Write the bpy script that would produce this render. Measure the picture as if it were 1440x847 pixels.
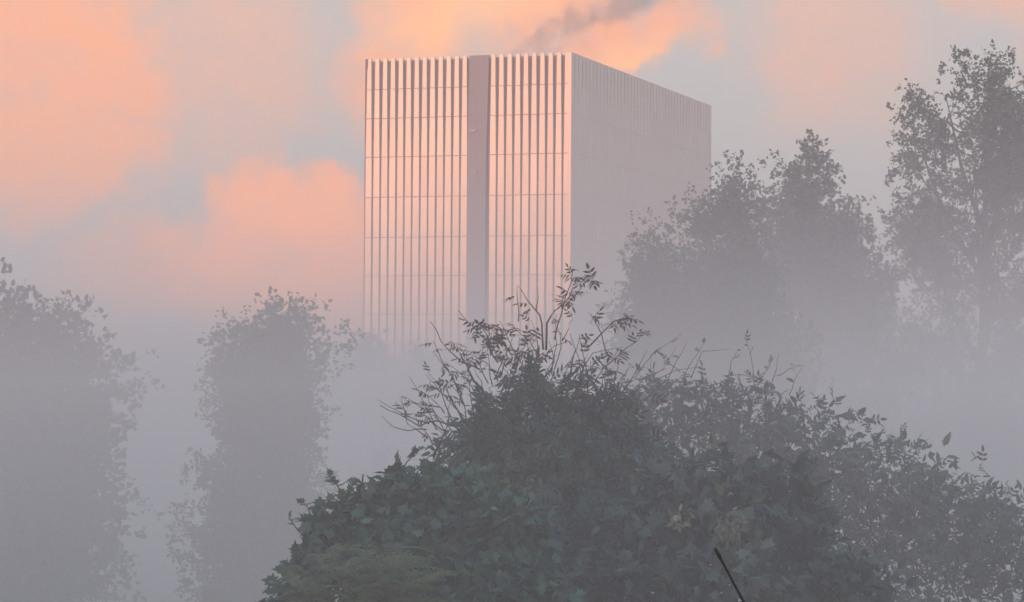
import bpy, bmesh, math, random
import numpy as np
from mathutils import Vector, Matrix

for o in list(bpy.data.objects):
    bpy.data.objects.remove(o)
SC = bpy.context.scene
COL = SC.collection
R = math.radians
rng = np.random.default_rng(11)
random.seed(11)

# ------------------------------------------------------------------ camera
FPX = 3860.0                       # focal length in pixels of the 1440 px frame
EYE = Vector((0, 0, 1.7))
cam = bpy.data.objects.new('camera', bpy.data.cameras.new('camera'))
COL.objects.link(cam)
cam.data.sensor_width = 36
cam.data.lens = 36 * FPX / 1440
cam.data.clip_start = 0.1
cam.data.clip_end = 5000
CROT = Matrix.Rotation(R(90 + 1.73), 4, 'X') @ Matrix.Rotation(R(0.35), 4, 'Z')
cam.matrix_world = Matrix.Translation(EYE) @ CROT
SC.camera = cam

# ------------------------------------------------------------------ render settings
SC.view_settings.view_transform = 'Standard'
SC.view_settings.look = 'None'
SC.view_settings.exposure = 0.25
SC.view_settings.gamma = 1
cy = SC.cycles
cy.volume_bounces = 3
cy.max_bounces = 8
cy.diffuse_bounces = 3
cy.glossy_bounces = 2
cy.transmission_bounces = 2
cy.transparent_max_bounces = 4
cy.use_denoising = True

# ------------------------------------------------------------------ sun and sky
SUN_EL, SUN_AZ = R(3.5), R(225)      # low, behind and to the left of the camera (azimuth clockwise from +Y)
sd = Vector((math.sin(SUN_AZ) * math.cos(SUN_EL), math.cos(SUN_AZ) * math.cos(SUN_EL), math.sin(SUN_EL)))
sun = bpy.data.objects.new('sun', bpy.data.lights.new('sun', 'SUN'))
COL.objects.link(sun)
sun.data.energy = 2.75
sun.data.angle = R(4)
sun.data.color = (1.0, 0.44, 0.20)
sun.rotation_euler = sd.to_track_quat('Z', 'Y').to_euler()

W = bpy.data.worlds.new('World')
SC.world = W
W.use_nodes = True
nt = W.node_tree
nt.nodes.clear()


def N(tree, kind, **kw):
    n = tree.nodes.new(kind)
    for k, v in kw.items():
        if k.startswith('i_'):
            key = k[2:]
            key = int(key) if key.isdigit() else key
            n.inputs[key].default_value = v
        else:
            setattr(n, k, v)
    return n


def L(tree, a, b):
    tree.links.new(a, b)


def M(tree, op, a, b=None, c=None, clamp=False):
    n = tree.nodes.new('ShaderNodeMath')
    n.operation = op
    n.use_clamp = clamp
    for i, v in enumerate((a, b, c)):
        if v is None:
            continue
        if hasattr(v, 'is_output'):
            tree.links.new(v, n.inputs[i])
        else:
            n.inputs[i].default_value = v
    return n.outputs[0]


def mixc(tree, f, a, b):
    n = tree.nodes.new('ShaderNodeMix')
    n.data_type = 'RGBA'
    for s, v in ((n.inputs[0], f), (n.inputs[6], a), (n.inputs[7], b)):
        if hasattr(v, 'is_output'):
            tree.links.new(v, s)
        else:
            s.default_value = v if not isinstance(v, tuple) or len(v) == 4 else (*v, 1)
    return n.outputs[2]


sky = N(nt, 'ShaderNodeTexSky', sky_type='NISHITA', sun_disc=False, sun_elevation=SUN_EL, sun_rotation=SUN_AZ,
        air_density=1.4, dust_density=4.0, ozone_density=1.0)
tc = N(nt, 'ShaderNodeTexCoord')
sep = N(nt, 'ShaderNodeSeparateXYZ')
L(nt, tc.outputs['Generated'], sep.inputs[0])
# azimuth and elevation of the direction looked at, in hundredths of a radian
az = M(nt, 'MULTIPLY', M(nt, 'ARCTAN2', sep.outputs[0], sep.outputs[1]), 100)
el = M(nt, 'MULTIPLY', M(nt, 'ARCSINE', sep.outputs[2]), 100)
comb = N(nt, 'ShaderNodeCombineXYZ')
L(nt, az, comb.inputs[0])
L(nt, el, comb.inputs[1])
wn = N(nt, 'ShaderNodeTexNoise', i_Scale=0.30, i_Detail=8.0, i_Roughness=0.62)
L(nt, comb.outputs[0], wn.inputs['Vector'])
wsub = N(nt, 'ShaderNodeVectorMath', operation='SUBTRACT')
L(nt, wn.outputs['Color'], wsub.inputs[0])
wsub.inputs[1].default_value = (0.5, 0.5, 0.5)
wsc = N(nt, 'ShaderNodeVectorMath', operation='SCALE')
L(nt, wsub.outputs[0], wsc.inputs[0])
wsc.inputs['Scale'].default_value = 4.6
wadd = N(nt, 'ShaderNodeVectorMath', operation='ADD')
L(nt, comb.outputs[0], wadd.inputs[0])
L(nt, wsc.outputs[0], wadd.inputs[1])


def cloud(cx, cyy, rx, ry, rot, inner=0.35, outer=1.0):
    """one bank of cloud: soft ellipse; centre and radii in the photograph's own angular scale"""
    a = (cx - 720) / FPX * 100
    e = (540 - cyy) / FPX * 100
    mp = N(nt, 'ShaderNodeMapping', vector_type='TEXTURE')
    mp.inputs['Location'].default_value = (a, e, 0)
    mp.inputs['Rotation'].default_value = (0, 0, R(rot))
    mp.inputs['Scale'].default_value = (rx / FPX * 100, ry / FPX * 100, 1)
    L(nt, wadd.outputs[0], mp.inputs[0])
    sx = N(nt, 'ShaderNodeSeparateXYZ')
    L(nt, mp.outputs[0], sx.inputs[0])
    d = M(nt, 'SQRT', M(nt, 'ADD', M(nt, 'MULTIPLY', sx.outputs[0], sx.outputs[0]),
                        M(nt, 'MULTIPLY', sx.outputs[1], sx.outputs[1])))
    mr = N(nt, 'ShaderNodeMapRange', interpolation_type='SMOOTHSTEP')
    L(nt, d, mr.inputs[0])
    mr.inputs[1].default_value = inner
    mr.inputs[2].default_value = outer
    mr.inputs[3].default_value = 1
    mr.inputs[4].default_value = 0
    return mr.outputs[0]


def union(ms):
    m = ms[0]
    for k in ms[1:]:
        m = M(nt, 'MAXIMUM', m, k)
    return m


# clouds in view, and beyond them the same kind of broken cloud all round
lit = union([cloud(600, -40, 130, 200, 0, 0.3, 1.1), cloud(760, -20, 190, 150, 10, 0.4, 1.0), cloud(880, 50, 170, 66, 22, 0.4, 1.0),
             cloud(420, 345, 165, 150, -20, 0.6, 1.0), cloud(375, 275, 120, 100, -15, 0.4, 1.0), cloud(260, 380, 260, 110, 0, 0.2, 1.0), cloud(450, 450, 260, 90, 0, 0.1, 1.0), cloud(70, 130, 240, 230, 5, 0.55, 1.0),
             cloud(555, 110, 120, 130, 0, 0.0, 1.1), cloud(1390, -40, 120, 90, 10, 0.1, 1.0)])
lit = M(nt, 'MAXIMUM', lit, M(nt, 'MULTIPLY', union([cloud(310, 80, 200, 230, 0, 0.3, 1.0), cloud(1160, 60, 200, 200, 0, 0.1, 1.0)]), 0.5))
hot = union([cloud(650, 20, 210, 90, 6, 0.1, 1.0), cloud(890, 75, 100, 40, 22, 0.1, 1.0)])
gn = N(nt, 'ShaderNodeTexNoise', i_Scale=0.055, i_Detail=5.0, i_Roughness=0.55)
L(nt, wadd.outputs[0], gn.inputs['Vector'])
gm = N(nt, 'ShaderNodeMapRange', interpolation_type='SMOOTHSTEP')
L(nt, gn.outputs['Fac'], gm.inputs[0])
gm.inputs[1].default_value = 0.50
gm.inputs[2].default_value = 0.68
# away from the view the loose cloud takes over
away = N(nt, 'ShaderNodeMapRange', interpolation_type='SMOOTHSTEP')
L(nt, M(nt, 'ADD', M(nt, 'ABSOLUTE', az), M(nt, 'ABSOLUTE', el)), away.inputs[0])
away.inputs[1].default_value = 22
away.inputs[2].default_value = 34
lit = M(nt, 'MULTIPLY', lit, M(nt, 'MULTIPLY_ADD', union([cloud(458, 212, 105, 30, -28, 0.2, 1.0), cloud(1010, 150, 110, 60, 25, 0.3, 1.0)]), -0.85, 1.0))
lit_all = M(nt, 'MAXIMUM', lit, M(nt, 'MULTIPLY', gm.outputs[0], away.outputs[0]))

SKY_STRENGTH = 0.10
UPPER = (0.50, 0.74, 1.05)         # the same veil towards the zenith
VEIL = (0.66, 0.61, 0.59)         # thin grey-blue veil between the clouds
ROSE = (1.14, 0.45, 0.22)
PEACH = (1.32, 0.58, 0.235)
GLOW = (1.72, 0.51, 0.13)          # the low cloud bank at the left
fine = N(nt, 'ShaderNodeTexNoise', i_Scale=0.6, i_Detail=8.0, i_Roughness=0.65)
L(nt, wadd.outputs[0], fine.inputs['Vector'])
k = 1 / SKY_STRENGTH
high = N(nt, 'ShaderNodeMapRange', interpolation_type='SMOOTHSTEP')
L(nt, el, high.inputs[0])
high.inputs[1].default_value = 8
high.inputs[2].default_value = 60
veil = mixc(nt, 0.80, sky.outputs[0], mixc(nt, high.outputs[0], tuple(c * k for c in VEIL), tuple(c * k for c in UPPER)))
cl = mixc(nt, hot, tuple(c * k for c in ROSE), tuple(c * k for c in PEACH))
low = cloud(400, 370, 260, 190, -15, 0.3, 1.0)
cl = mixc(nt, low, cl, tuple(c * k for c in GLOW))
fold = N(nt, 'ShaderNodeTexNoise', i_Scale=0.33, i_Detail=9.0, i_Roughness=0.68)
fmap = N(nt, 'ShaderNodeMapping')
fmap.inputs['Location'].default_value = (7.3, 2.1, 0)
fmap.inputs['Scale'].default_value = (0.8, 1.5, 1)
L(nt, wadd.outputs[0], fmap.inputs[0])
L(nt, fmap.outputs[0], fold.inputs['Vector'])
fmr = N(nt, 'ShaderNodeMapRange', interpolation_type='SMOOTHSTEP')
L(nt, fold.outputs['Fac'], fmr.inputs[0])
fmr.inputs[1].default_value = 0.46
fmr.inputs[2].default_value = 0.68
cl = mixc(nt, M(nt, 'MULTIPLY', fmr.outputs[0], 0.45), cl, tuple(c * k for c in (0.82, 0.47, 0.37)))
litf = M(nt, 'MULTIPLY', lit_all, M(nt, 'MULTIPLY_ADD', fine.outputs['Fac'], 0.9, 0.52), clamp=True)
skyc = mixc(nt, litf, veil, cl)
bg = N(nt, 'ShaderNodeBackground')
L(nt, skyc, bg.inputs[0])
bg.inputs[1].default_value = SKY_STRENGTH
wo = N(nt, 'ShaderNodeOutputWorld')
L(nt, bg.outputs[0], wo.inputs[0])
W.cycles.sampling_method = 'MANUAL'
W.cycles.sample_map_resolution = 512


# ------------------------------------------------------------------ helpers
def at(px, py, dist):
    """the point at depth `dist` (metres along +Y) seen at photo pixel px, py"""
    d = CROT.to_3x3() @ Vector(((px - 720) / FPX, (423.5 - py) / FPX, -1))
    return EYE + d * (dist / d.y)


def mesh_obj(name, verts, faces, mat, parent=None, smooth=False):
    me = bpy.data.meshes.new(name)
    me.from_pydata([tuple(v) for v in verts], [], faces)
    if smooth:
        me.polygons.foreach_set('use_smooth', [True] * len(me.polygons))
    if mat:
        me.materials.append(mat)
    me.update()
    o = bpy.data.objects.new(name, me)
    COL.objects.link(o)
    if parent:
        o.parent = parent
    return o


def tri_obj(name, V, T, mat, parent=None):
    """big triangle soup from numpy arrays"""
    me = bpy.data.meshes.new(name)
    me.vertices.add(len(V))
    me.vertices.foreach_set('co', np.ascontiguousarray(V, dtype=np.float32).ravel())
    n = len(T)
    me.loops.add(n * 3)
    me.loops.foreach_set('vertex_index', np.ascontiguousarray(T, dtype=np.int32).ravel())
    me.polygons.add(n)
    me.polygons.foreach_set('loop_start', np.arange(0, n * 3, 3, dtype=np.int32))
    me.polygons.foreach_set('loop_total', np.full(n, 3, dtype=np.int32))
    me.materials.append(mat)
    me.update(calc_edges=True)
    o = bpy.data.objects.new(name, me)
    COL.objects.link(o)
    if parent:
        o.parent = parent
    return o


def thing(name, label, cat, loc, rz=0, group=None):
    o = bpy.data.objects.new(name, None)
    COL.objects.link(o)
    o.location = loc
    o.rotation_euler.z = rz
    o['label'] = label
    o['category'] = cat
    if group:
        o['group'] = group
    o.empty_display_size = 0.3
    return o


def tubes(chains, sides=5):
    """chains: list of (points, radii); returns verts, faces of tapered tubes"""
    V, F = [], []
    for pts, rad in chains:
        base = len(V)
        n = len(pts)
        for i, p in enumerate(pts):
            a = pts[max(i - 1, 0)]
            b = pts[min(i + 1, n - 1)]
            t = (Vector(b) - Vector(a)).normalized()
            u = t.orthogonal().normalized()
            w = t.cross(u)
            for s in range(sides):
                an = 2 * math.pi * s / sides
                V.append(Vector(p) + (u * math.cos(an) + w * math.sin(an)) * rad[i])
        for i in range(n - 1):
            for s in range(sides):
                s2 = (s + 1) % sides
                F.append((base + i * sides + s, base + i * sides + s2, base + (i + 1) * sides + s2, base + (i + 1) * sides + s))
        F.append(tuple(base + s for s in range(sides))[::-1])
        F.append(tuple(base + (n - 1) * sides + s for s in range(sides)))
    return V, F


def tube_obj(name, pts, rad, mat, parent, sides=5):
    V, F = tubes([(pts, rad)], sides)
    loc = parent.matrix_basis.translation if parent else Vector()
    return mesh_obj(name, [v - loc for v in V], F, mat, parent, True)


def rot_from(nrm, dirv):
    """rotation matrices whose Y column is dirv and Z column about nrm (arrays n x 3)"""
    y = dirv / np.linalg.norm(dirv, axis=1, keepdims=True)
    x = np.cross(y, nrm)
    x /= np.linalg.norm(x, axis=1, keepdims=True) + 1e-9
    z = np.cross(x, y)
    return np.stack([x, y, z], axis=2)


def scatter(tv, tt, P, Rm, S):
    n, m = len(P), len(tv)
    V = np.einsum('nij,mj->nmi', Rm, tv) * S[:, None, None] + P[:, None, :]
    T = tt[None, :, :] + (np.arange(n) * m)[:, None, None]
    return V.reshape(-1, 3), T.reshape(-1, 3)


# ------------------------------------------------------------------ materials
def pmat(name, col, rough=0.7, metal=0.0, var=0.15, scale=3.0, bump=0.0, spec=0.5, world=None):
    m = bpy.data.materials.new(name)
    m.use_nodes = True
    t = m.node_tree
    b = t.nodes['Principled BSDF']
    co = N(t, 'ShaderNodeTexCoord')
    nz = N(t, 'ShaderNodeTexNoise', i_Scale=scale, i_Detail=6.0, i_Roughness=0.6)
    if world:                                        # streaks that run on from piece to piece
        mp = N(t, 'ShaderNodeMapping')
        mp.inputs['Scale'].default_value = world
        L(t, N(t, 'ShaderNodeNewGeometry').outputs['Position'], mp.inputs[0])
        L(t, mp.outputs[0], nz.inputs['Vector'])
    else:
        L(t, co.outputs['Object'], nz.inputs['Vector'])
    f = M(t, 'MULTIPLY_ADD', nz.outputs['Fac'], 2 * var, 1 - var)
    mx = N(t, 'ShaderNodeVectorMath', operation='SCALE')
    mx.inputs[0].default_value = col
    L(t, f, mx.inputs['Scale'])
    L(t, mx.outputs[0], b.inputs['Base Color'])
    b.inputs['Roughness'].default_value = rough
    b.inputs['Metallic'].default_value = metal
    b.inputs['Specular IOR Level'].default_value = spec
    if bump:
        bp = N(t, 'ShaderNodeBump')
        bp.inputs['Strength'].default_value = bump
        L(t, nz.outputs['Fac'], bp.inputs['Height'])
        L(t, bp.outputs[0], b.inputs['Normal'])
    return m


def leafmat(name, c1, c2, trans=0.3, c3=None):
    m = bpy.data.materials.new(name)
    m.use_nodes = True
    t = m.node_tree
    b = t.nodes['Principled BSDF']
    g = N(t, 'ShaderNodeNewGeometry')
    oi = N(t, 'ShaderNodeObjectInfo')
    r = M(t, 'FRACT', M(t, 'ADD', g.outputs['Random Per Island'], oi.outputs['Random']))
    cr = N(t, 'ShaderNodeValToRGB')
    cr.color_ramp.elements[0].color = (*c1, 1)
    cr.color_ramp.elements[1].color = (*c2, 1)
    cr.color_ramp.elements[1].position = 0.92
    if c3:
        e = cr.color_ramp.elements.new(1.0)
        e.color = (*c3, 1)
    L(t, r, cr.inputs[0])
    L(t, cr.outputs[0], b.inputs['Base Color'])
    b.inputs['Roughness'].default_value = 0.55
    b.inputs['Specular IOR Level'].default_value = 0.3
    tr = N(t, 'ShaderNodeBsdfTranslucent')
    L(t, cr.outputs[0], tr.inputs[0])
    mx = N(t, 'ShaderNodeMixShader')
    mx.inputs[0].default_value = trans
    L(t, b.outputs[0], mx.inputs[1])
    L(t, tr.outputs[0], mx.inputs[2])
    L(t, mx.outputs[0], t.nodes['Material Output'].inputs[0])
    return m


MAT = dict(
    panel=pmat('pale_metal_panel', (0.74, 0.575, 0.485), 0.42, 0.15, 0.10, 0.5, world=(1, 1, .12)),
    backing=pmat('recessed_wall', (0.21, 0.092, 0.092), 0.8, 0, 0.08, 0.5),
    strip=pmat('mauve_grey_cladding', (0.26, 0.195, 0.21), 0.6, 0, 0.08, 0.5, world=(1, 1, .1)),
    roofing=pmat('roofing', (0.25, 0.23, 0.22), 0.9, 0, 0.2, 0.4),
    fitting=pmat('pale_fitting', (0.45, 0.40, 0.39), 0.4),
    bark=pmat('bark', (0.085, 0.065, 0.055), 0.9, 0, 0.35, 9, 0.4),
    twig=pmat('twig_bark', (0.040, 0.028, 0.026), 0.85, 0, 0.3, 30, 0.2),
    ground=pmat('meadow', (0.055, 0.075, 0.035), 0.95, 0, 0.4, 0.7, 0.4),
    black=pmat('black_rod', (0.006, 0.006, 0.006), 0.6, 0, 0.2, 40, 0.1, 0.2),
    elder=leafmat('elder_leaf', (0.022, 0.062, 0.058), (0.064, 0.138, 0.120), 0.25, (0.09, 0.15, 0.12)),
    rust=leafmat('reddish_leaf', (0.050, 0.030, 0.026), (0.072, 0.050, 0.040), 0.2),
    maple=leafmat('maple_leaf', (0.022, 0.070, 0.054), (0.054, 0.150, 0.106), 0.25, (0.085, 0.17, 0.12)),
    fern=leafmat('fern_leaf', (0.038, 0.070, 0.026), (0.075, 0.125, 0.050), 0.3),
    hedge=leafmat('hedge_leaf', (0.026, 0.064, 0.064), (0.068, 0.140, 0.128), 0.25, (0.10, 0.15, 0.13)),
    cream=leafmat('cream_bloom', (0.10, 0.135, 0.115), (0.19, 0.235, 0.20), 0.2),
    pale=leafmat('pale_leaf', (0.13, 0.16, 0.125), (0.22, 0.26, 0.20), 0.25),
    tree=leafmat('tree_leaf', (0.045, 0.058, 0.040), (0.10, 0.12, 0.08), 0.3),
)


def vary_by_object(m, amt):
    t = m.node_tree
    b = t.nodes['Principled BSDF']
    src = b.inputs['Base Color'].links[0].from_socket
    oi = N(t, 'ShaderNodeObjectInfo')
    sc_ = N(t, 'ShaderNodeVectorMath', operation='SCALE')
    L(t, src, sc_.inputs[0])
    L(t, M(t, 'MULTIPLY_ADD', oi.outputs['Random'], 2 * amt, 1 - amt), sc_.inputs['Scale'])
    L(t, sc_.outputs[0], b.inputs['Base Color'])


vary_by_object(MAT['panel'], 0.06)


# ------------------------------------------------------------------ ground
def ground_z(x, y):
    s = min(max((y - 16) / 55, 0), 1)
    s = s * s * (3 - 2 * s)
    h = -8.0 * s
    h += 0.10 * math.sin(x * 0.35 + 1) * math.sin(y * 0.31) * (1 if y < 60 else 2)
    if y > 420:
        h += (y - 420) * 0.004
    return h


xs = [-500, -300, -200, -140, -100, -70, -50, -35, -25, -18, -13, -9, -6, -4, -2, 0, 2, 4, 6, 9, 13, 18, 25, 35, 50, 70, 100, 140, 200, 300, 500]
ys = [-120, -60, -30, -15, -8, -4, 0, 3, 6, 9, 12, 15, 18, 21, 24, 28, 32, 36, 42, 48, 56, 64, 72, 85, 100, 130, 170, 220, 280, 350, 450, 600, 800, 1000]
GV = [(x, y, ground_z(x, y)) for y in ys for x in xs]
nx = len(xs)
GF = [(j * nx + i, j * nx + i + 1, (j + 1) * nx + i + 1, (j + 1) * nx + i) for j in range(len(ys) - 1) for i in range(nx - 1)]
g = mesh_obj('ground', GV, GF, MAT['ground'], None, True)
g['kind'] = 'structure'

# ------------------------------------------------------------------ tower building
DB = 274.0
corner = at(803.5, 73, DB)
top_z = corner.z
BASE_Z = -8.0
H = top_z - BASE_Z
FW, RW = 22.2, 55.0
bld = thing('tower_building', 'tall windowless tower of pale vertical panels with one dark strip, rising from mist',
            'building', (corner.x, corner.y, BASE_Z), R(-18.9))


def box(x0, x1, y0, y1, z0, z1):
    v = [(x0, y0, z0), (x1, y0, z0), (x1, y1, z0), (x0, y1, z0), (x0, y0, z1), (x1, y0, z1), (x1, y1, z1), (x0, y1, z1)]
    f = [(0, 3, 2, 1), (4, 5, 6, 7), (0, 1, 5, 4), (1, 2, 6, 5), (2, 3, 7, 6), (3, 0, 4, 7)]
    return v, f


TH = 0.30                                            # how far the panels stand proud of the wall
v, f = box(-FW + TH, -TH, TH, RW - TH, -0.4, H - 0.45)
mesh_obj('wall', v, f, MAT['backing'], bld)
v, f = box(-FW + TH + .02, -TH - .02, TH + .02, RW - TH - .02, H - 0.448, H - 0.25)
mesh_obj('roof', v, f, MAT['roofing'], bld)

# heights of the panel courses, from the top
px2m = DB / FPX
cuts = [73, 118, 160, 216, 274, 332, 387.5, 443, 499, 555, 611]
zs = [H - (c - 73) * px2m for c in cuts] + [0.0]


def wfrac(z, axis='y'):
    """share of its bay that a panel covers: narrow at the top, so the dark gaps open upward"""
    d = (H - z) / px2m                               # photo px below the top
    if axis == 'x':
        return 0.74 + 0.235 * min(d / 75, 1)
    if d < 150:
        return 0.52 + 0.27 * (d / 150)
    return 0.80 + (0.02 if d < 250 else -0.03 * min((d - 250) / 150, 1))


def panel_mesh(w, z0, z1, axis):
    """one tapered, slightly bevelled panel centred on 0, its back on the wall"""
    J = 0.035 if axis == 'y' else 0.011
    a, b = w * wfrac(z0 + J, axis) / 2, w * wfrac(z1 - J, axis) / 2
    e = 0.035
    V = []
    for (hw, z) in ((a, J), (b, z1 - z0 - J)):
        V += [(-hw, TH, z), (-hw, e, z), (-hw + e, 0, z), (hw - e, 0, z), (hw, e, z), (hw, TH, z)]
    F = [(i, i + 1, i + 7, i + 6) for i in range(5)] + [(0, 6, 11, 5), (5, 4, 3, 2, 1, 0), (6, 7, 8, 9, 10, 11)]
    if axis == 'x':
        V = [(-y, x, z) for x, y, z in V]
    me = bpy.data.meshes.new('facade_panel')
    me.from_pydata(V, [], F)
    me.materials.append(MAT['panel'])
    me.update()
    return me


def fx(px):
    return -(803.5 - px) / 290.5 * FW


STRIP0, STRIP1 = fx(660.6), fx(689.5)
n_l, n_r = 13, 10
bays = [(-FW + (i + .5) * (STRIP0 + FW) / n_l, (STRIP0 + FW) / n_l) for i in range(n_l)]
bays += [(STRIP1 + (i + .5) * (0 - STRIP1) / n_r, -STRIP1 / n_r) for i in range(n_r)]
rest = []                                            # panels low in the mist, joined
count = 0
for r_ in range(len(zs) - 1):
    z1, z0 = zs[r_], zs[r_ + 1]
    ml = panel_mesh(bays[0][1], z0, z1, 'y')
    mr_ = panel_mesh(bays[-1][1], z0, z1, 'y')
    for i, (bx, bw) in enumerate(bays):
        me = ml if i < n_l else mr_
        if r_ < 8:
            o = bpy.data.objects.new('facade_panel', me)
            COL.objects.link(o)
            o.parent = bld
            o.location = (bx, random.uniform(-.012, .012), z0)
            o.rotation_euler = (R(random.gauss(0, .25)), 0, R(random.gauss(0, .35)))
            count += 1
        else:
            rest.append((me, (bx, 0, z0)))
NR = 44
rb = RW / NR
for r_ in range(len(zs) - 1):
    z1, z0 = zs[r_], zs[r_ + 1]
    me = panel_mesh(rb, z0, z1, 'x')
    for i in range(NR):
        p = (0, (i + .5) * rb, z0)
        if r_ < 2 and count < 272:
            o = bpy.data.objects.new('facade_panel', me)
            COL.objects.link(o)
            o.parent = bld
            o.location = p
            o.rotation_euler = (0, 0, R(random.gauss(0, .3)))
            count += 1
        else:
            rest.append((me, p))
RV, RF = [], []
for me, p in rest:
    b0 = len(RV)
    RV += [(v.co.x + p[0], v.co.y + p[1], v.co.z + p[2]) for v in me.vertices]
    RF += [tuple(b0 + i for i in pl.vertices) for pl in me.polygons]
o = mesh_obj('panel_cladding', RV, RF, MAT['panel'], bld)
o['kind'] = 'stuff'
# the smooth dark strip, a little narrower further down
V = []
for z, s0, s1 in ((0, fx(658.9), fx(684.5)), (H - 150 * px2m, fx(659.2), fx(685.5)), (H - 0.02, STRIP0 + .05, STRIP1 - .05)):
    V += [(s0, TH + .1, z), (s0, 0.06, z), (s1, 0.06, z), (s1, TH + .1, z)]
F = []
for j in (0, 4):
    F += [(j + i, j + i + 1, j + i + 5, j + i + 4) for i in range(3)] + [(j + 3, j, j + 4, j + 7)]
F += [(3, 2, 1, 0), (8, 9, 10, 11)]
mesh_obj('dark_strip', V, F, MAT['strip'], bld)
for ppx, ppy, w_ in ((668, 183, .30), (671, 243, .14)):
    zc = H - (ppy - 75) * px2m
    v, f = box(fx(ppx) - w_, fx(ppx) + w_, -0.22, 0.055, zc - .07, zc + .07)
    f2 = [tuple(q) for q in f]
    mesh_obj('lamp_bracket', v, f2, MAT['fitting'], bld)
# corner trims
v, f = box(-0.05 - TH, 0.02, -0.02, TH + .05, 0, H - 0.03)
mesh_obj('corner_trim', [(x - 0.0, y, z) for x, y, z in v], f, MAT['panel'], bld)
v, f = box(-FW - 0.02, -FW + TH, -0.0 + .02, TH + .05, 0, H - 0.03)
mesh_obj('corner_trim', v, f, MAT['backing'], bld)
v, f = box(-0.2 - TH, 0.0, RW - TH, RW + .02, 0, H - 0.03)
mesh_obj('corner_trim', v, f, MAT['panel'], bld)

# ------------------------------------------------------------------ leaf shapes (unit length along +Y, +Z up)
def t_maple():
    half = [(0.10, 0.02), (0.42, -0.06), (0.30, 0.16), (0.58, 0.36), (0.30, 0.40), (0.36, 0.62), (0.15, 0.62)]
    per = [(0, 0.08)] + half + [(0, 1.0)] + [(-x, y) for x, y in half[::-1]]
    V = [(0, 0.32, 0.0)] + [(x, y, 0.06 * abs(x) - 0.16 * (y - .3) ** 2 - 0.10 * x * x) for x, y in per]
    n = len(per)
    return np.array(V), np.array([(0, 1 + i, 1 + (i + 1) % n) for i in range(n)])


def t_ovate():
    V = [(0, 0, 0), (0.2, .25, .05), (-.2, .25, .05), (0, .45, 0), (.17, .62, .03), (-.17, .62, .03), (0, 1, -.12)]
    T = [(0, 1, 3), (0, 3, 2), (1, 4, 3), (2, 3, 5), (3, 4, 6), (3, 6, 5)]
    return np.array(V), np.array(T)


def t_compound(pairs=2, droop=0.25):
    lv, lt = t_ovate()
    V, T = [], []
    spots = []
    for i in range(pairs):
        y = 0.28 + 0.30 * i
        spots += [(y, 62), (y, -62)]
    spots.append((0.28 + .30 * (pairs - 1) + .22, 0))
    for y, a in spots:
        c, s = math.cos(R(a)), math.sin(R(a))
        sz = 0.44 if a else 0.5
        b = len(V)
        for x_, y_, z_ in lv:
            x_, y_, z_ = x_ * sz, y_ * sz, z_ * sz
            X, Y = x_ * c + y_ * s, -x_ * s + y_ * c + y
            V.append((X, Y, z_ - droop * abs(X) - droop * 0.6 * Y * Y))
        T += [tuple(b + k for k in t) for t in lt]
    b = len(V)
    ye = spots[-1][0]
    for y in (0, ye):
        V += [(-.012, y, .012 - droop * .6 * y * y), (.012, y, .012 - droop * .6 * y * y)]
    T += [(b, b + 1, b + 3), (b, b + 3, b + 2)]
    return np.array(V), np.array(T)


def t_frond(pairs=11):
    V, T = [], []
    for i in range(pairs):
        y = 0.12 + 0.86 * i / pairs
        ln = 0.24 * math.sin(math.pi * min(1, (i + 2) / (pairs + 2)) ** 0.8) + 0.02
        zc = 0.35 * y - 0.62 * y * y
        for s in (1, -1):
            b = len(V)
            V += [(0, y, zc), (s * ln * .5, y + .01, zc + .0 - .02), (s * ln, y + .09, zc - .09), (s * ln * .5, y + .085, zc - .02)]
            T += [(b, b + 1, b + 3), (b + 1, b + 2, b + 3)] if s > 0 else [(b, b + 3, b + 1), (b + 1, b + 3, b + 2)]
    b = len(V)
    for i in range(5):
        y = i / 4
        zc = 0.35 * y - 0.62 * y * y + .004
        V += [(-.012 * (1.1 - y), y, zc), (.012 * (1.1 - y), y, zc)]
    for i in range(4):
        T += [(b + 2 * i, b + 2 * i + 1, b + 2 * i + 3), (b + 2 * i, b + 2 * i + 3, b + 2 * i + 2)]
    return np.array(V), np.array(T)


def mesh_from(name, tpl, mat):
    me = bpy.data.meshes.new(name)
    me.from_pydata([tuple(v) for v in tpl[0]], [], [tuple(int(i) for i in t) for t in tpl[1]])
    me.materials.append(mat)
    me.update()
    return me


T_SPRAY = t_compound(2, .42)
T_SPRAY = (T_SPRAY[0] * np.array([1.25, 1.0, 1.2]), T_SPRAY[1])
T_MAPLE, T_OV, T_C5, T_C7, T_FROND = t_maple(), t_ovate(), t_compound(2, .22), t_compound(3, .30), t_frond()


# ------------------------------------------------------------------ trees
def lobes_at(lst, dist, depth=1.0):
    """(px, py, rx, ry[, shift]) -> centre and radii in metres"""
    out = []
    for l in lst:
        px, py, rx, ry = l[:4]
        d = dist + (l[4] if len(l) > 4 else 0)
        c = at(px, py, d)
        k_ = d / FPX
        out.append((np.array(c), np.array([rx * k_, max(rx, ry) * k_ * depth, ry * k_])))
    return out


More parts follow.
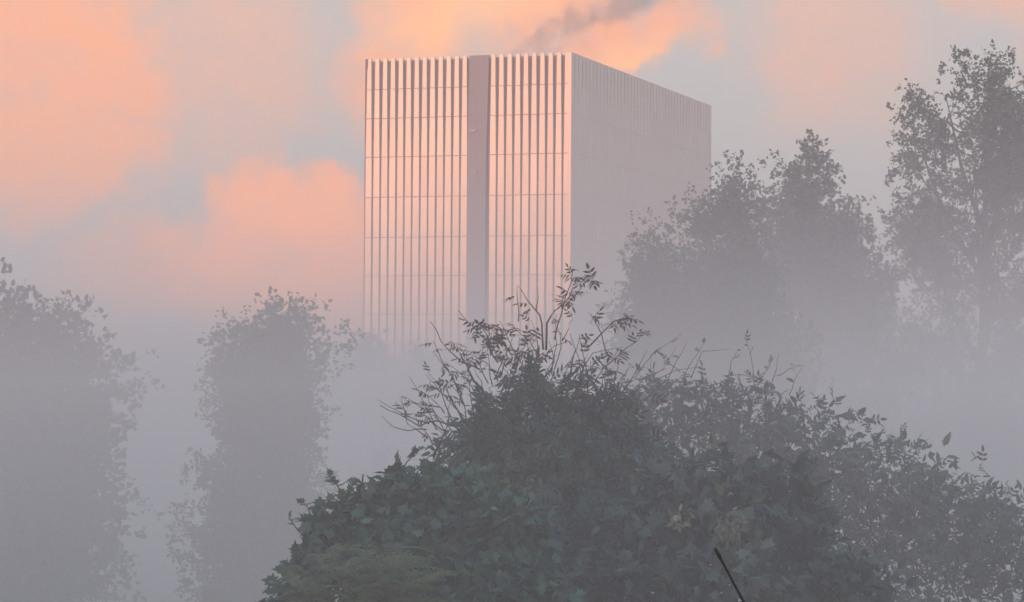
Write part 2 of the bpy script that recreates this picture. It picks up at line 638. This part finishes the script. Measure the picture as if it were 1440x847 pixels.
def sample_lobes(lobes, n, shell=0.35, clump=0.0, seed=0):
    r = np.random.default_rng(seed)
    vol = np.array([l[1][0] * l[1][2] + 1e-6 for l in lobes])
    idx = r.choice(len(lobes), n, p=vol / vol.sum())
    d = r.normal(size=(n, 3))
    d /= np.linalg.norm(d, axis=1, keepdims=True)
    rad = 1 - shell * r.random(n) ** 1.1
    rad = rad * (1 + 0.10 * np.clip(r.normal(size=n), -2, 1.2))
    C = np.array([l[0] for l in lobes])[idx]
    Rr = np.array([l[1] for l in lobes])[idx]
    # wavy outline: fold the unit direction into bumps
    ph = idx[:, None] * np.array([1.7, 2.9, 4.1])
    bump = np.sin(d[:, 0] * 7 + ph[:, 0]) * np.sin(d[:, 1] * 6 + ph[:, 1]) + np.sin(d[:, 2] * 8 + ph[:, 2])
    rad = rad * (1 + 0.10 * bump + 0.06 * np.sin(d[:, 0] * 19 + ph[:, 1]) * np.sin(d[:, 2] * 17 + ph[:, 0]))
    return C + d * Rr * rad[:, None], d


def clumped(P, D_, per, spread, seed):
    r = np.random.default_rng(seed)
    n = len(P)
    P2 = np.repeat(P, per, axis=0) + r.normal(size=(n * per, 3)) * spread
    return P2, np.repeat(D_, per, axis=0)


def leaf_rot(D_, seed, up=0.5, jit=0.6):
    r = np.random.default_rng(seed)
    n = len(D_)
    nrm = D_ * 0.7 + np.array([0, 0, up]) + r.normal(size=(n, 3)) * jit
    dr = D_ * 0.8 + r.normal(size=(n, 3)) * 0.7 + np.array([0, 0, -0.25])
    return rot_from(nrm, dr)


def make_tree(name, label, dist, lobes, seed, nclump, per, leaf, spread, group, trunk_px, trunk_r=0.22, mat='tree', shell=0.6, depth=0.9, sprays=30):
    lb = lobes_at(lobes, dist, depth)
    bx = at(trunk_px, 540, dist).x
    gz = ground_z(bx, dist)
    t = thing(name, label, 'tree', (bx, dist, gz - .1), 0, group)
    base = Vector((bx, dist, gz - .1))
    top = max(l[0][2] + l[1][2] * .3 for l in lb)
    hi = max(lb, key=lambda l: l[0][2])
    tp = Vector((hi[0][0], hi[0][1], top))
    rr = random.Random(seed)
    pts = [base.lerp(tp, i / 6) + Vector((rr.uniform(-.12, .12), rr.uniform(-.12, .12), 0)) * (1 if 0 < i < 6 else 0) for i in range(7)]
    tube_obj('trunk', pts, [trunk_r * (1 - .88 * (i / 6)) for i in range(7)], MAT['bark'], t, 7)
    for c, rd in lb:
        c = Vector(c)
        f_ = min(max((c.z - base.z) / max(tp.z - base.z, .1) - .22, .12), .9)
        s = base.lerp(tp, f_)
        e = c + Vector((0, 0, rd[2] * .5))
        mid = s.lerp(e, .55) + Vector((0, 0, -.12 * (e - s).length))
        ln = (e - s).length
        tube_obj('limb', [s, s.lerp(mid, .5), mid, mid.lerp(e, .5), e], [trunk_r * q for q in (.42, .34, .25, .15, .05)], MAT['bark'], t, 5)
    r = np.random.default_rng(seed + 5)
    nsub = max(24, int(nclump * per / 260))
    C, CD = sample_lobes(lb, nsub, shell, seed=seed)
    rsub = spread * (0.9 + 1.9 * r.random(nsub) ** 1.6)
    up_ = CD * .6 + np.array([0, 0, .75]) + r.normal(size=(nsub, 3)) * .25
    up_ /= np.linalg.norm(up_, axis=1, keepdims=True)
    idx = r.choice(nsub, nclump, p=rsub ** 2 / (rsub ** 2).sum())
    q = np.clip(r.normal(size=(nclump, 3)) * .55, -1, 1)
    along = r.uniform(-1.3, 1.5, nclump)
    q *= (1.15 - .28 * np.abs(along))[:, None]
    br = []
    Lc = np.array([l[0] for l in lb])
    for q_ in range(nsub):                           # a branch out to every spray
        a_ = Vector(Lc[np.argmin(((Lc - C[q_]) ** 2).sum(1))])
        b_ = Vector(C[q_] + up_[q_] * rsub[q_] * .9)
        m_ = a_.lerp(b_, .5) + Vector((0, 0, -.08 * (b_ - a_).length))
        br.append(([a_ - base, m_ - base, b_ - base], [trunk_r * .13, trunk_r * .09, trunk_r * .03]))
    bv, bf = tubes(br, 4)
    mesh_obj('branchwork', bv, bf, MAT['bark'], t)
    P = C[idx] + (q + up_[idx] * along[:, None]) * rsub[idx][:, None]
    D_ = q + up_[idx] * .7
    D_ /= np.linalg.norm(D_, axis=1, keepdims=True)
    P2, D2 = clumped(P, D_, per, spread * .24, seed + 1)
    P2[:, 2] = np.maximum(P2[:, 2], gz + .3)
    S = np.random.default_rng(seed + 2).uniform(.65, 1.25, len(P2)) * leaf
    V, T = scatter(T_OV[0] * np.array([1.5, 1, 1]), T_OV[1], P2, leaf_rot(D2, seed + 3), S)
    tri_obj('crown', V - np.array(base), T, MAT[mat], t)
    return t


G1 = 'trees standing in the mist'
make_tree('tree', 'tall leafy tree veiled in mist, right of the tower and behind the bushes', 84,
          [(1030, 300, 26, 26), (990, 318, 20, 22), (1012, 370, 46, 46), (1060, 370, 36, 56), (985, 430, 40, 50), (1035, 445, 56, 66),
           (1000, 515, 80, 70), (1065, 520, 60, 76), (1010, 595, 100, 66)], 21, 9500, 8, .13, .28, G1, 1015, .26, sprays=60)
make_tree('tree', 'shorter rounded tree in mist overlapping the right edge of the tower', 80,
          [(916, 366, 14, 24), (912, 405, 18, 30), (940, 400, 20, 26), (926, 455, 32, 46), (916, 520, 40, 56), (940, 580, 56, 56)],
          22, 6000, 8, .115, .25, G1, 922, .2, sprays=45)
make_tree('tree', 'misty tree at left with ragged crown in front of the orange cloud', 72,
          [(408, 424, 7, 16), (400, 446, 16, 12), (426, 452, 12, 10), (376, 478, 34, 24), (436, 472, 10, 8), (350, 525, 46, 36), (412, 512, 34, 26), (446, 500, 12, 10), (385, 565, 60, 34),
           (438, 592, 20, 12), (340, 610, 40, 40), (395, 625, 50, 34), (430, 652, 22, 18), (370, 690, 76, 46), (360, 775, 90, 60), (385, 860, 120, 60), (428, 740, 24, 26)], 23, 8500, 8, .13, .27, G1, 378, .24, sprays=50)
make_tree('tree', 'broad mist-veiled tree standing furthest left', 82,
          [(62, 450, 22, 34), (20, 470, 36, 34), (84, 505, 44, 40), (10, 540, 60, 50), (70, 590, 66, 50), (115, 575, 24, 26), (50, 650, 85, 50), (112, 650, 30, 30), (-20, 600, 60, 80), (40, 740, 110, 60), (30, 830, 150, 60), (130, 720, 40, 36)],
          24, 5500, 8, .22, .40, G1, 45, .3, sprays=50)
make_tree('tree', 'misty tree with a domed crown, second from the right', 118,
          [(1135, 262, 36, 46), (1115, 330, 34, 60), (1170, 320, 50, 60), (1135, 420, 50, 80), (1190, 430, 60, 80), (1140, 540, 70, 80), (1200, 560, 70, 80)],
          25, 6500, 8, .20, .36, G1, 1150, .28, sprays=55)
make_tree('tree', 'tallest mist-veiled tree standing furthest right', 140,
          [(1390, 125, 55, 60), (1330, 170, 45, 70), (1290, 235, 50, 75), (1370, 260, 70, 90), (1440, 200, 60, 110), (1300, 360, 70, 90), (1400, 390, 90, 100),
           (1270, 480, 70, 90), (1350, 520, 90, 100), (1440, 540, 80, 110), (1300, 640, 110, 80), (1430, 660, 90, 80)],
          26, 9500, 8, .20, .38, G1, 1370, .4, sprays=80)
make_tree('young_tree', 'small faint tree in thick mist left of the big bush', 150,
          [(540, 622, 22, 20), (560, 640, 24, 20), (525, 655, 30, 24), (550, 680, 50, 40)], 27, 260, 8, .17, .28, G1, 545, .1, sprays=16)
G2 = 'far trees at the foot of the tower'
for i, (px, py, wd, lab) in enumerate([
        (525, 480, 20, 'faint far tree at the left corner of the tower foot'),
        (567, 473, 26, 'faint far rounded tree under the dark stripes left of the bush twigs'),
        (612, 496, 26, 'faint low far tree just left of the bare bush twigs'),
        (482, 500, 26, 'faint far tree left of the tower in the mist')]):
    make_tree('far_tree', lab, 205 + 9 * i, [(px, py + 12, wd * .7, 14), (px - wd * .6, py + 30, wd * .8, 22), (px + wd * .6, py + 32, wd * .8, 22), (px, py + 70, wd * 1.3, 45)],
              40 + i, 380, 7, .28, .5, G2, px, .22, sprays=20)

# ------------------------------------------------------------------ bushes in front
def make_bush(name, label, dist, lobes, tpl_list, matname, n, size, seed, twigs=(), twig_leaf='rust', group=None, nobj=290, shell=.55, up=.5, lean=0, cat='bush', depth=.8, stems=7):
    lb = lobes_at(lobes, dist, depth)
    cx = float(np.mean([l[0][0] for l in lb]))
    yb = dist + .1
    gz = ground_z(cx, yb)
    base = Vector((cx, yb, gz - .05))
    t = thing(name, label, cat, base, 0, group)
    rr = random.Random(seed)
    for i in range(stems):
        c, rd = lb[i % len(lb)]
        c = Vector(c)
        s = base + Vector((rr.uniform(-.35, .35) + (c.x - cx) * .5, rr.uniform(-.2, .2), 0))
        s.z = ground_z(s.x, s.y) - .05
        e = c + Vector((rr.uniform(-.2, .2), rr.uniform(-.1, .2), rd[2] * .75))
        m1 = s.lerp(e, .4) + Vector((rr.uniform(-.1, .1), rr.uniform(-.1, .1), .05))
        tube_obj('stem', [s, s.lerp(m1, .5), m1, m1.lerp(e, .5), e], [.022, .019, .015, .010, .004], MAT['twig'], t, 6)
    P, D_ = sample_lobes(lb, n, shell, seed=seed)
    keep = P[:, 2] > gz + .04
    P, D_ = P[keep], D_[keep]
    Rm = leaf_rot(D_ + np.array([0, -.4, 0]), seed + 3, up, .5)
    S = np.random.default_rng(seed + 2).uniform(.6, 1.2, len(P)) * size
    # leaves along the explicit twigs
    TP, TD, TS, TO = [], [], [], []
    for tw in twigs:
        pts, leaves, r0 = tw
        d0 = dist + rr.uniform(-.25, .15)
        wp = [at(p[0], p[1], d0 + .05 * math.sin(3 * i_ + p[0])) for i_, p in enumerate(pts)]
        # a little natural crookedness between the given points
        full = [wp[0]]
        for a, b in zip(wp, wp[1:]):
            full.append(a.lerp(b, .5) + Vector((rr.uniform(-.008, .008), rr.uniform(-.02, .02), rr.uniform(-.008, .008))))
            full.append(b)
        nn = len(full)
        two = tube_obj('twig', full, [1.25 * r0 * (1 - .7 * i_ / (nn - 1)) for i_ in range(nn)], MAT['twig'], t, 5)
        for _ in range(leaves):
            f_ = 1 - abs(rr.gauss(0, .28))
            f_ = max(.1, f_)
            q = f_ * (nn - 1)
            i_ = min(int(q), nn - 2)
            p = full[i_].lerp(full[i_ + 1], q - i_)
            ax = (full[i_ + 1] - full[i_]).normalized()
            dv = ax * .5 + Vector((rr.gauss(0, .8), rr.gauss(0, .5), rr.gauss(-.05, .45)))
            TP.append(p)
            TD.append(dv)
            TS.append(size * rr.uniform(.5, .82))
            TO.append(two)
    lm = [mesh_from('leaf', tp_, MAT[matname]) for tp_ in tpl_list]
    tm = [mesh_from('leaf', tp_, MAT[twig_leaf]) for tp_ in ([T_SPRAY, T_C5, T_SPRAY] if tpl_list[0] is T_C5 else tpl_list)]
    used = 0
    if TP:
        TDn = np.array([tuple(d) for d in TD])
        RT = rot_from(np.array([0, -.3, 1.0]) + np.random.default_rng(seed + 9).normal(size=TDn.shape) * .35, TDn)
        for i_ in range(len(TP)):
            if used >= nobj:                         # past the limit: into the joined foliage
                P = np.vstack([P, np.array(TP[i_])[None]])
                Rm = np.concatenate([Rm, RT[i_][None]])
                S = np.append(S, TS[i_])
                continue
            o = bpy.data.objects.new('leaf', tm[i_ % len(tm)])
            COL.objects.link(o)
            o.parent = TO[i_]
            o.matrix_local = Matrix.Translation(TP[i_] - base) @ Matrix(RT[i_].tolist()).to_4x4() @ Matrix.Scale(TS[i_], 4)
            used += 1
    # the leaves that show largest: nearest to the camera, spread over the bush
    score = np.linalg.norm(P - np.array(EYE), axis=1) / S ** .6
    vis = P[:, 2] > EYE.z - P[:, 1] * .082
    score[~vis] += 1e6
    order = np.argsort(score)
    nind = max(0, nobj - used)
    ind, oth = order[:nind], order[nind:]
    for q in ind:
        o = bpy.data.objects.new('leaf', lm[int(q) % len(lm)])
        COL.objects.link(o)
        o.parent = t
        o.matrix_local = Matrix.Translation(Vector(P[q]) - base) @ Matrix(Rm[q].tolist()).to_4x4() @ Matrix.Scale(float(S[q]), 4)
    Vs, Ts, off = [], [], 0
    for kk, tp_ in enumerate(tpl_list):
        sel = oth[oth % len(tpl_list) == kk]
        V, T = scatter(tp_[0], tp_[1], P[sel], Rm[sel], S[sel])
        Vs.append(V)
        Ts.append(T + off)
        off += len(V)
    o = tri_obj('foliage', np.vstack(Vs) - np.array(base), np.vstack(Ts), MAT[matname], t)
    o['kind'] = 'stuff'
    return t, base


# twigs of the elder against the tower (traced in angle, each at its own depth)
TW = [
    ([(764, 492), (762, 455), (752, 435), (740, 420), (729, 402)], 2, .0045),
    ([(729, 452), (728, 425), (727, 402)], 1, .0030),
    ([(754, 438), (757, 420), (756, 404)], 0, .0025),
    ([(768, 492), (769, 455), (780, 437), (790, 428), (800, 418), (806, 404)], 13, .0052),
    ([(780, 478), (790, 440), (803, 398), (806, 378)], 7, .0035),
    ([(800, 425), (822, 398), (834, 394)], 8, .0028),
    ([(826, 490), (845, 470), (862, 452), (884, 446)], 13, .0042),
    ([(858, 506), (846, 470), (832, 445), (828, 440)], 2, .0032),
    ([(790, 480), (800, 462), (806, 448)], 1, .0025),
    ([(675, 520), (650, 510), (620, 480), (605, 452)], 0, .0042),
    ([(650, 555), (636, 530), (620, 505), (610, 480)], 2, .0038),
    ([(700, 510), (685, 480), (668, 462), (644, 436)], 6, .0040),
    ([(690, 500), (684, 470), (676, 458)], 9, .0030),
    ([(720, 500), (700, 470), (690, 462)], 9, .0032),
    ([(640, 600), (615, 592), (590, 600), (560, 582), (534, 570)], 0, .0048),
    ([(600, 604), (575, 606), (552, 600), (536, 585)], 0, .0030),
    ([(570, 588), (568, 575), (562, 562)], 0, .0022),
    ([(650, 590), (635, 560), (612, 545), (604, 536)], 6, .0034),
    ([(640, 640), (622, 600), (606, 570), (603, 555)], 3, .0032),
    ([(760, 500), (745, 480), (722, 460)], 4, .0030),
    ([(846, 520), (880, 490), (905, 470)], 3, .0032),
]
rr = random.Random(5)
for i in range(84):                                  # finer growth along the skyline
    x0 = 600 + 290 * (i + rr.random()) / 84
    ytop = 560 - 70 * math.exp(-((x0 - 740) / 90) ** 2) - 12
    y0 = ytop + rr.uniform(20, 95)
    an = R(90 + (x0 - 745) * -.28 + rr.gauss(0, 22))
    ln = rr.uniform(35, 85)
    p1 = (x0 + math.cos(an) * ln * .5, y0 - math.sin(an) * ln * .5)
    an += R(rr.gauss(0, 18))
    p2 = (p1[0] + math.cos(an) * ln * .5, p1[1] - math.sin(an) * ln * .5)
    TW.append(([(x0, y0), p1, p2], rr.choice((0, 0, 0, 1, 2, 3, 4)), .0030))
make_bush('elder_bush', 'largest dark bush in the middle with bare twigs reaching up across the tower', 15.2,
          [(745, 615, 85, 52), (690, 640, 70, 55), (825, 625, 85, 56), (730, 700, 120, 85), (850, 690, 115, 90, .3), (780, 790, 170, 100, -.4), (742, 545, 34, 30),
           (690, 585, 24, 26), (800, 560, 34, 24), (860, 575, 36, 26)], [T_C5, T_C7], 'elder', 5600, .105, 51, TW, 'rust', nobj=300, shell=.6)

TM = [
    ([(500, 720), (484, 700), (474, 682), (466, 668)], 7, .005),
    ([(474, 684), (490, 676), (503, 678)], 5, .003),
    ([(450, 740), (436, 722), (426, 706)], 6, .004),
    ([(430, 760), (416, 742), (406, 726)], 5, .004),
    ([(560, 680), (572, 650), (590, 628)], 6, .004),
    ([(520, 700), (508, 684), (500, 674)], 4, .003),
    ([(610, 640), (625, 610), (632, 590)], 5, .004),
    ([(440, 790), (424, 776), (412, 772)], 5, .004),
]
make_bush('maple_bush', 'broad-leaved green bush at lower left with lobed leaves', 13.7,
          [(470, 765, 48, 58), (540, 745, 66, 70), (625, 725, 80, 75), (570, 810, 110, 80, -.3), (500, 712, 26, 22), (560, 690, 40, 30), (445, 740, 22, 24), (700, 760, 80, 80, -.2),
           (690, 840, 120, 60, -.5), (432, 812, 36, 50, -.2), (418, 860, 50, 50, -.4)], [T_MAPLE], 'maple', 7400, .068, 61, TM, 'maple', nobj=300, shell=.6, up=.7)

TH_ = []
for i in range(22):
    x0 = 862 + 250 * (i + rr.random()) / 22
    y0 = rr.uniform(520, 585)
    an = R(rr.gauss(60, 32))
    ln = rr.uniform(35, 95)
    p1 = (x0 + math.cos(an) * ln * .5, y0 - math.sin(an) * ln * .5)
    an -= R(rr.gauss(12, 22))
    p2 = (p1[0] + math.cos(an) * ln * .5, p1[1] - math.sin(an) * ln * .5)
    TH_.append(([(x0, y0), p1, p2], rr.choice((0, 0, 1, 2, 3)), .0034))
make_bush('hedge_bush', 'hazy grey-green thicket with fine wispy twigs behind the big bush, at right', 22.0,
          [(915, 572, 70, 45), (985, 580, 70, 50), (1060, 590, 80, 54), (900, 660, 80, 70), (1020, 670, 110, 80), (1140, 625, 90, 65), (1160, 700, 100, 75), (1240, 675, 100, 75), (1330, 720, 90, 65),
           (1140, 760, 140, 80), (1350, 745, 110, 75), (1440, 780, 90, 80), (1280, 810, 140, 70)],
          [T_OV, T_C5], 'hedge', 7000, .115, 71, TH_, 'rust', nobj=300, shell=.6)
make_bush('hedge_bush', 'dark green leafy bush at lower right with two pale blooms', 14.6,
          [(940, 725, 85, 75), (1010, 712, 88, 85), (1092, 722, 84, 75, .2), (900, 820, 110, 80, -.3), (1020, 840, 110, 80, -.4), (1110, 800, 80, 80, .2), (1190, 830, 80, 60, .4)],
          [T_OV, T_MAPLE], 'hedge', 4200, .095, 81, (), 'hedge', nobj=300, shell=.6)
flower_host = [o for o in COL.objects if o.get('label', '').startswith('dark green leafy bush at lower right')][0]
fb = flower_host.location


def cluster(name, px, py, dist, rad, tpl, mat, n, size, seed, flat=1.0):
    c = np.array(at(px, py, dist))
    r = np.random.default_rng(seed)
    d = r.normal(size=(n, 3))
    d /= np.linalg.norm(d, axis=1, keepdims=True)
    P = c + d * rad * (r.random(n) ** .4)[:, None] * np.array([1, .7, flat])
    V, T = scatter(tpl[0], tpl[1], P, leaf_rot(d + np.array([0, -.6, 0]), seed, .3, .4), r.uniform(.6, 1.2, n) * size)
    tri_obj(name, V - np.array(fb), T, MAT[mat], flower_host)


cluster('flower_head', 1028, 737, 13.75, .075, T_OV, 'cream', 170, .034, 1)
cluster('flower_head', 956, 728, 13.80, .060, T_OV, 'pale', 34, .050, 2, .7)

# fern at the lower left corner
fbase = at(470, 905, 12.6)
fern = thing('fern', 'bright green fern with arching fronds at the bottom left', 'fern', (fbase.x, fbase.y, ground_z(fbase.x, fbase.y)))
root = Vector(fern.location)
fm = mesh_from('frond', T_FROND, MAT['fern'])
for i in range(95):
    o = bpy.data.objects.new('frond', fm)
    COL.objects.link(o)
    o.parent = fern
    p = at(rr.uniform(425, 600), 0, 12.6)
    pz = at(0, rr.uniform(800, 870), 12.6).z
    if i < 26:
        pz = at(0, rr.uniform(775, 815), 12.6).z + (-.02)
    pos = Vector((p.x, 12.6 + rr.uniform(-.45, .35), pz))
    a = rr.gauss(-20, 60)
    o.location = pos - root
    o.rotation_euler = (R(rr.uniform(8, 30)), R(rr.gauss(0, 14)), R(a))
    s = rr.uniform(.18, .32)
    o.scale = (s * .8, s, s)
cs, cr_ = [], []
for i in range(14):
    p = at(rr.uniform(420, 580), 0, 12.6)
    a = Vector((p.x, 12.6 + rr.uniform(-.3, .3), ground_z(p.x, 12.6)))
    b = Vector((p.x + rr.uniform(-.1, .1), a.y, at(0, 840, 12.6).z))
    tube_obj('stalk', [a, a.lerp(b, .5), b], [.006, .005, .003], MAT['fern'], fern, 5)

# thin black rod close to the camera, leaning into the corner
a = at(1007.5, 775, 3.2)
dirv = (at(1038, 832, 3.2) - a).normalized()
e = a + dirv * ((a.z + .08) / -dirv.z)
rod = thing('rod', 'thin black rod leaning into the picture at the bottom right corner', 'rod', (e.x, e.y, 0))
pts = [a, a + dirv * .012, a + dirv * .03, a.lerp(e, .3), a.lerp(e, .6), e]
tube_obj('shaft', pts, [.0013, .0016, .0015, .0015, .0018, .0026], MAT['black'], rod, 8)
tube_obj('tip', [a - dirv * .004, a - dirv * .001, a + dirv * .010], [.0008, .0021, .0021], MAT['black'], rod, 8)

# ------------------------------------------------------------------ smoke from the roof
sa, sb = at(722, 80, 300), at(1130, -138, 300)
ax = (sb - sa)
ln = ax.length
sm = bpy.data.materials.new('grey_smoke')
sm.use_nodes = True
t = sm.node_tree
t.nodes.clear()
out = N(t, 'ShaderNodeOutputMaterial')
pv = N(t, 'ShaderNodeVolumePrincipled')
co = N(t, 'ShaderNodeTexCoord')
sp = N(t, 'ShaderNodeSeparateXYZ')
nz = N(t, 'ShaderNodeTexNoise', i_Scale=0.42, i_Detail=5.0, i_Roughness=0.6)
L(t, co.outputs['Object'], nz.inputs['Vector'])
L(t, co.outputs['Object'], sp.inputs[0])
RA, RB = 1.7, 8.6
rad = M(t, 'MULTIPLY_ADD', sp.outputs[0], (RB - RA) / ln, RA)
dist_ = M(t, 'SQRT', M(t, 'ADD', M(t, 'MULTIPLY', sp.outputs[1], sp.outputs[1]), M(t, 'MULTIPLY', sp.outputs[2], sp.outputs[2])))
q = M(t, 'SUBTRACT', 1.0, M(t, 'DIVIDE', dist_, rad))
q = M(t, 'ADD', q, M(t, 'MULTIPLY', M(t, 'SUBTRACT', nz.outputs['Fac'], 0.56), 3.4))
mrn = N(t, 'ShaderNodeMapRange', interpolation_type='SMOOTHSTEP')
L(t, q, mrn.inputs[0])
mrn.inputs[1].default_value = 0.05
mrn.inputs[2].default_value = 0.9
ed = N(t, 'ShaderNodeMapRange', interpolation_type='SMOOTHSTEP')
L(t, M(t, 'DIVIDE', dist_, rad), ed.inputs[0])
ed.inputs[1].default_value = 1.35
ed.inputs[2].default_value = 0.9
fade = N(t, 'ShaderNodeMapRange', interpolation_type='SMOOTHSTEP')
L(t, M(t, 'DIVIDE', sp.outputs[0], ln), fade.inputs[0])
fade.inputs[1].default_value = 0.98
fade.inputs[2].default_value = 0.18
L(t, M(t, 'MULTIPLY', M(t, 'MULTIPLY', M(t, 'MULTIPLY', mrn.outputs[0], ed.outputs[0]), fade.outputs[0]), 0.27), pv.inputs['Density'])
pv.inputs['Color'].default_value = (0.56, 0.50, 0.48, 1)
L(t, pv.outputs[0], out.inputs['Volume'])
V, F = tubes([([Vector((x * ln, 0, 0)) for x in (-.06, .0, .25, .5, .75, 1.0, 1.05)], [1.2, 2.4, 4.8, 7.2, 9.6, 11.8, 9.0])], 12)
smoke = mesh_obj('smoke', V, F, sm)
smoke.location = sa
smoke.rotation_euler = ax.to_track_quat('X', 'Z').to_euler()
smoke['kind'] = 'stuff'
smoke['label'] = 'grey smoke drifting up and right from behind the tower roof'
smoke['category'] = 'smoke'


# ------------------------------------------------------------------ haze and ground mist
def vol_box(name, pad, z0, z1, density, color, g_=0.0):
    m = bpy.data.materials.new(name)
    m.use_nodes = True
    t = m.node_tree
    t.nodes.clear()
    out = N(t, 'ShaderNodeOutputMaterial')
    pv = N(t, 'ShaderNodeVolumePrincipled')
    pv.inputs['Density'].default_value = density
    pv.inputs['Color'].default_value = (*color, 1)
    pv.inputs['Anisotropy'].default_value = g_
    L(t, pv.outputs[0], out.inputs['Volume'])
    v, f = box(-500 - pad, 500 + pad, -120 - pad, 1000 + pad, z0, z1)
    o = mesh_obj(name, v, f, m)
    o['kind'] = 'stuff'
    return o


FOG = (0.92, 0.93, 0.92)
h = vol_box('haze', 20, -10.0, 48.0, 0.0007, FOG, 0.3)
hm = h.data.materials[0]
t = hm.node_tree
pv = [n for n in t.nodes if n.type == 'PRINCIPLED_VOLUME'][0]
ge = N(t, 'ShaderNodeNewGeometry')
sz = N(t, 'ShaderNodeSeparateXYZ')
L(t, ge.outputs['Position'], sz.inputs[0])
zz = M(t, 'MAXIMUM', M(t, 'SUBTRACT', sz.outputs[2], 1.7), 0.0)
# slow drifting banks: the mist is thicker and thinner from place to place
wmap = N(t, 'ShaderNodeMapping')
wmap.inputs['Scale'].default_value = (0.030, 0.016, 0.11)
L(t, ge.outputs['Position'], wmap.inputs[0])
wno = N(t, 'ShaderNodeTexNoise', i_Scale=1.0, i_Detail=2.0, i_Roughness=0.5)
L(t, wmap.outputs[0], wno.inputs['Vector'])
bank = M(t, 'MULTIPLY_ADD', wno.outputs['Fac'], 1.9, 0.02)
L(t, M(t, 'MULTIPLY_ADD', M(t, 'MULTIPLY', M(t, 'EXPONENT', M(t, 'DIVIDE', zz, -2.05)), bank), 0.0225, 0.0007), pv.inputs['Density'])
hm.cycles.volume_step_rate = 0.15
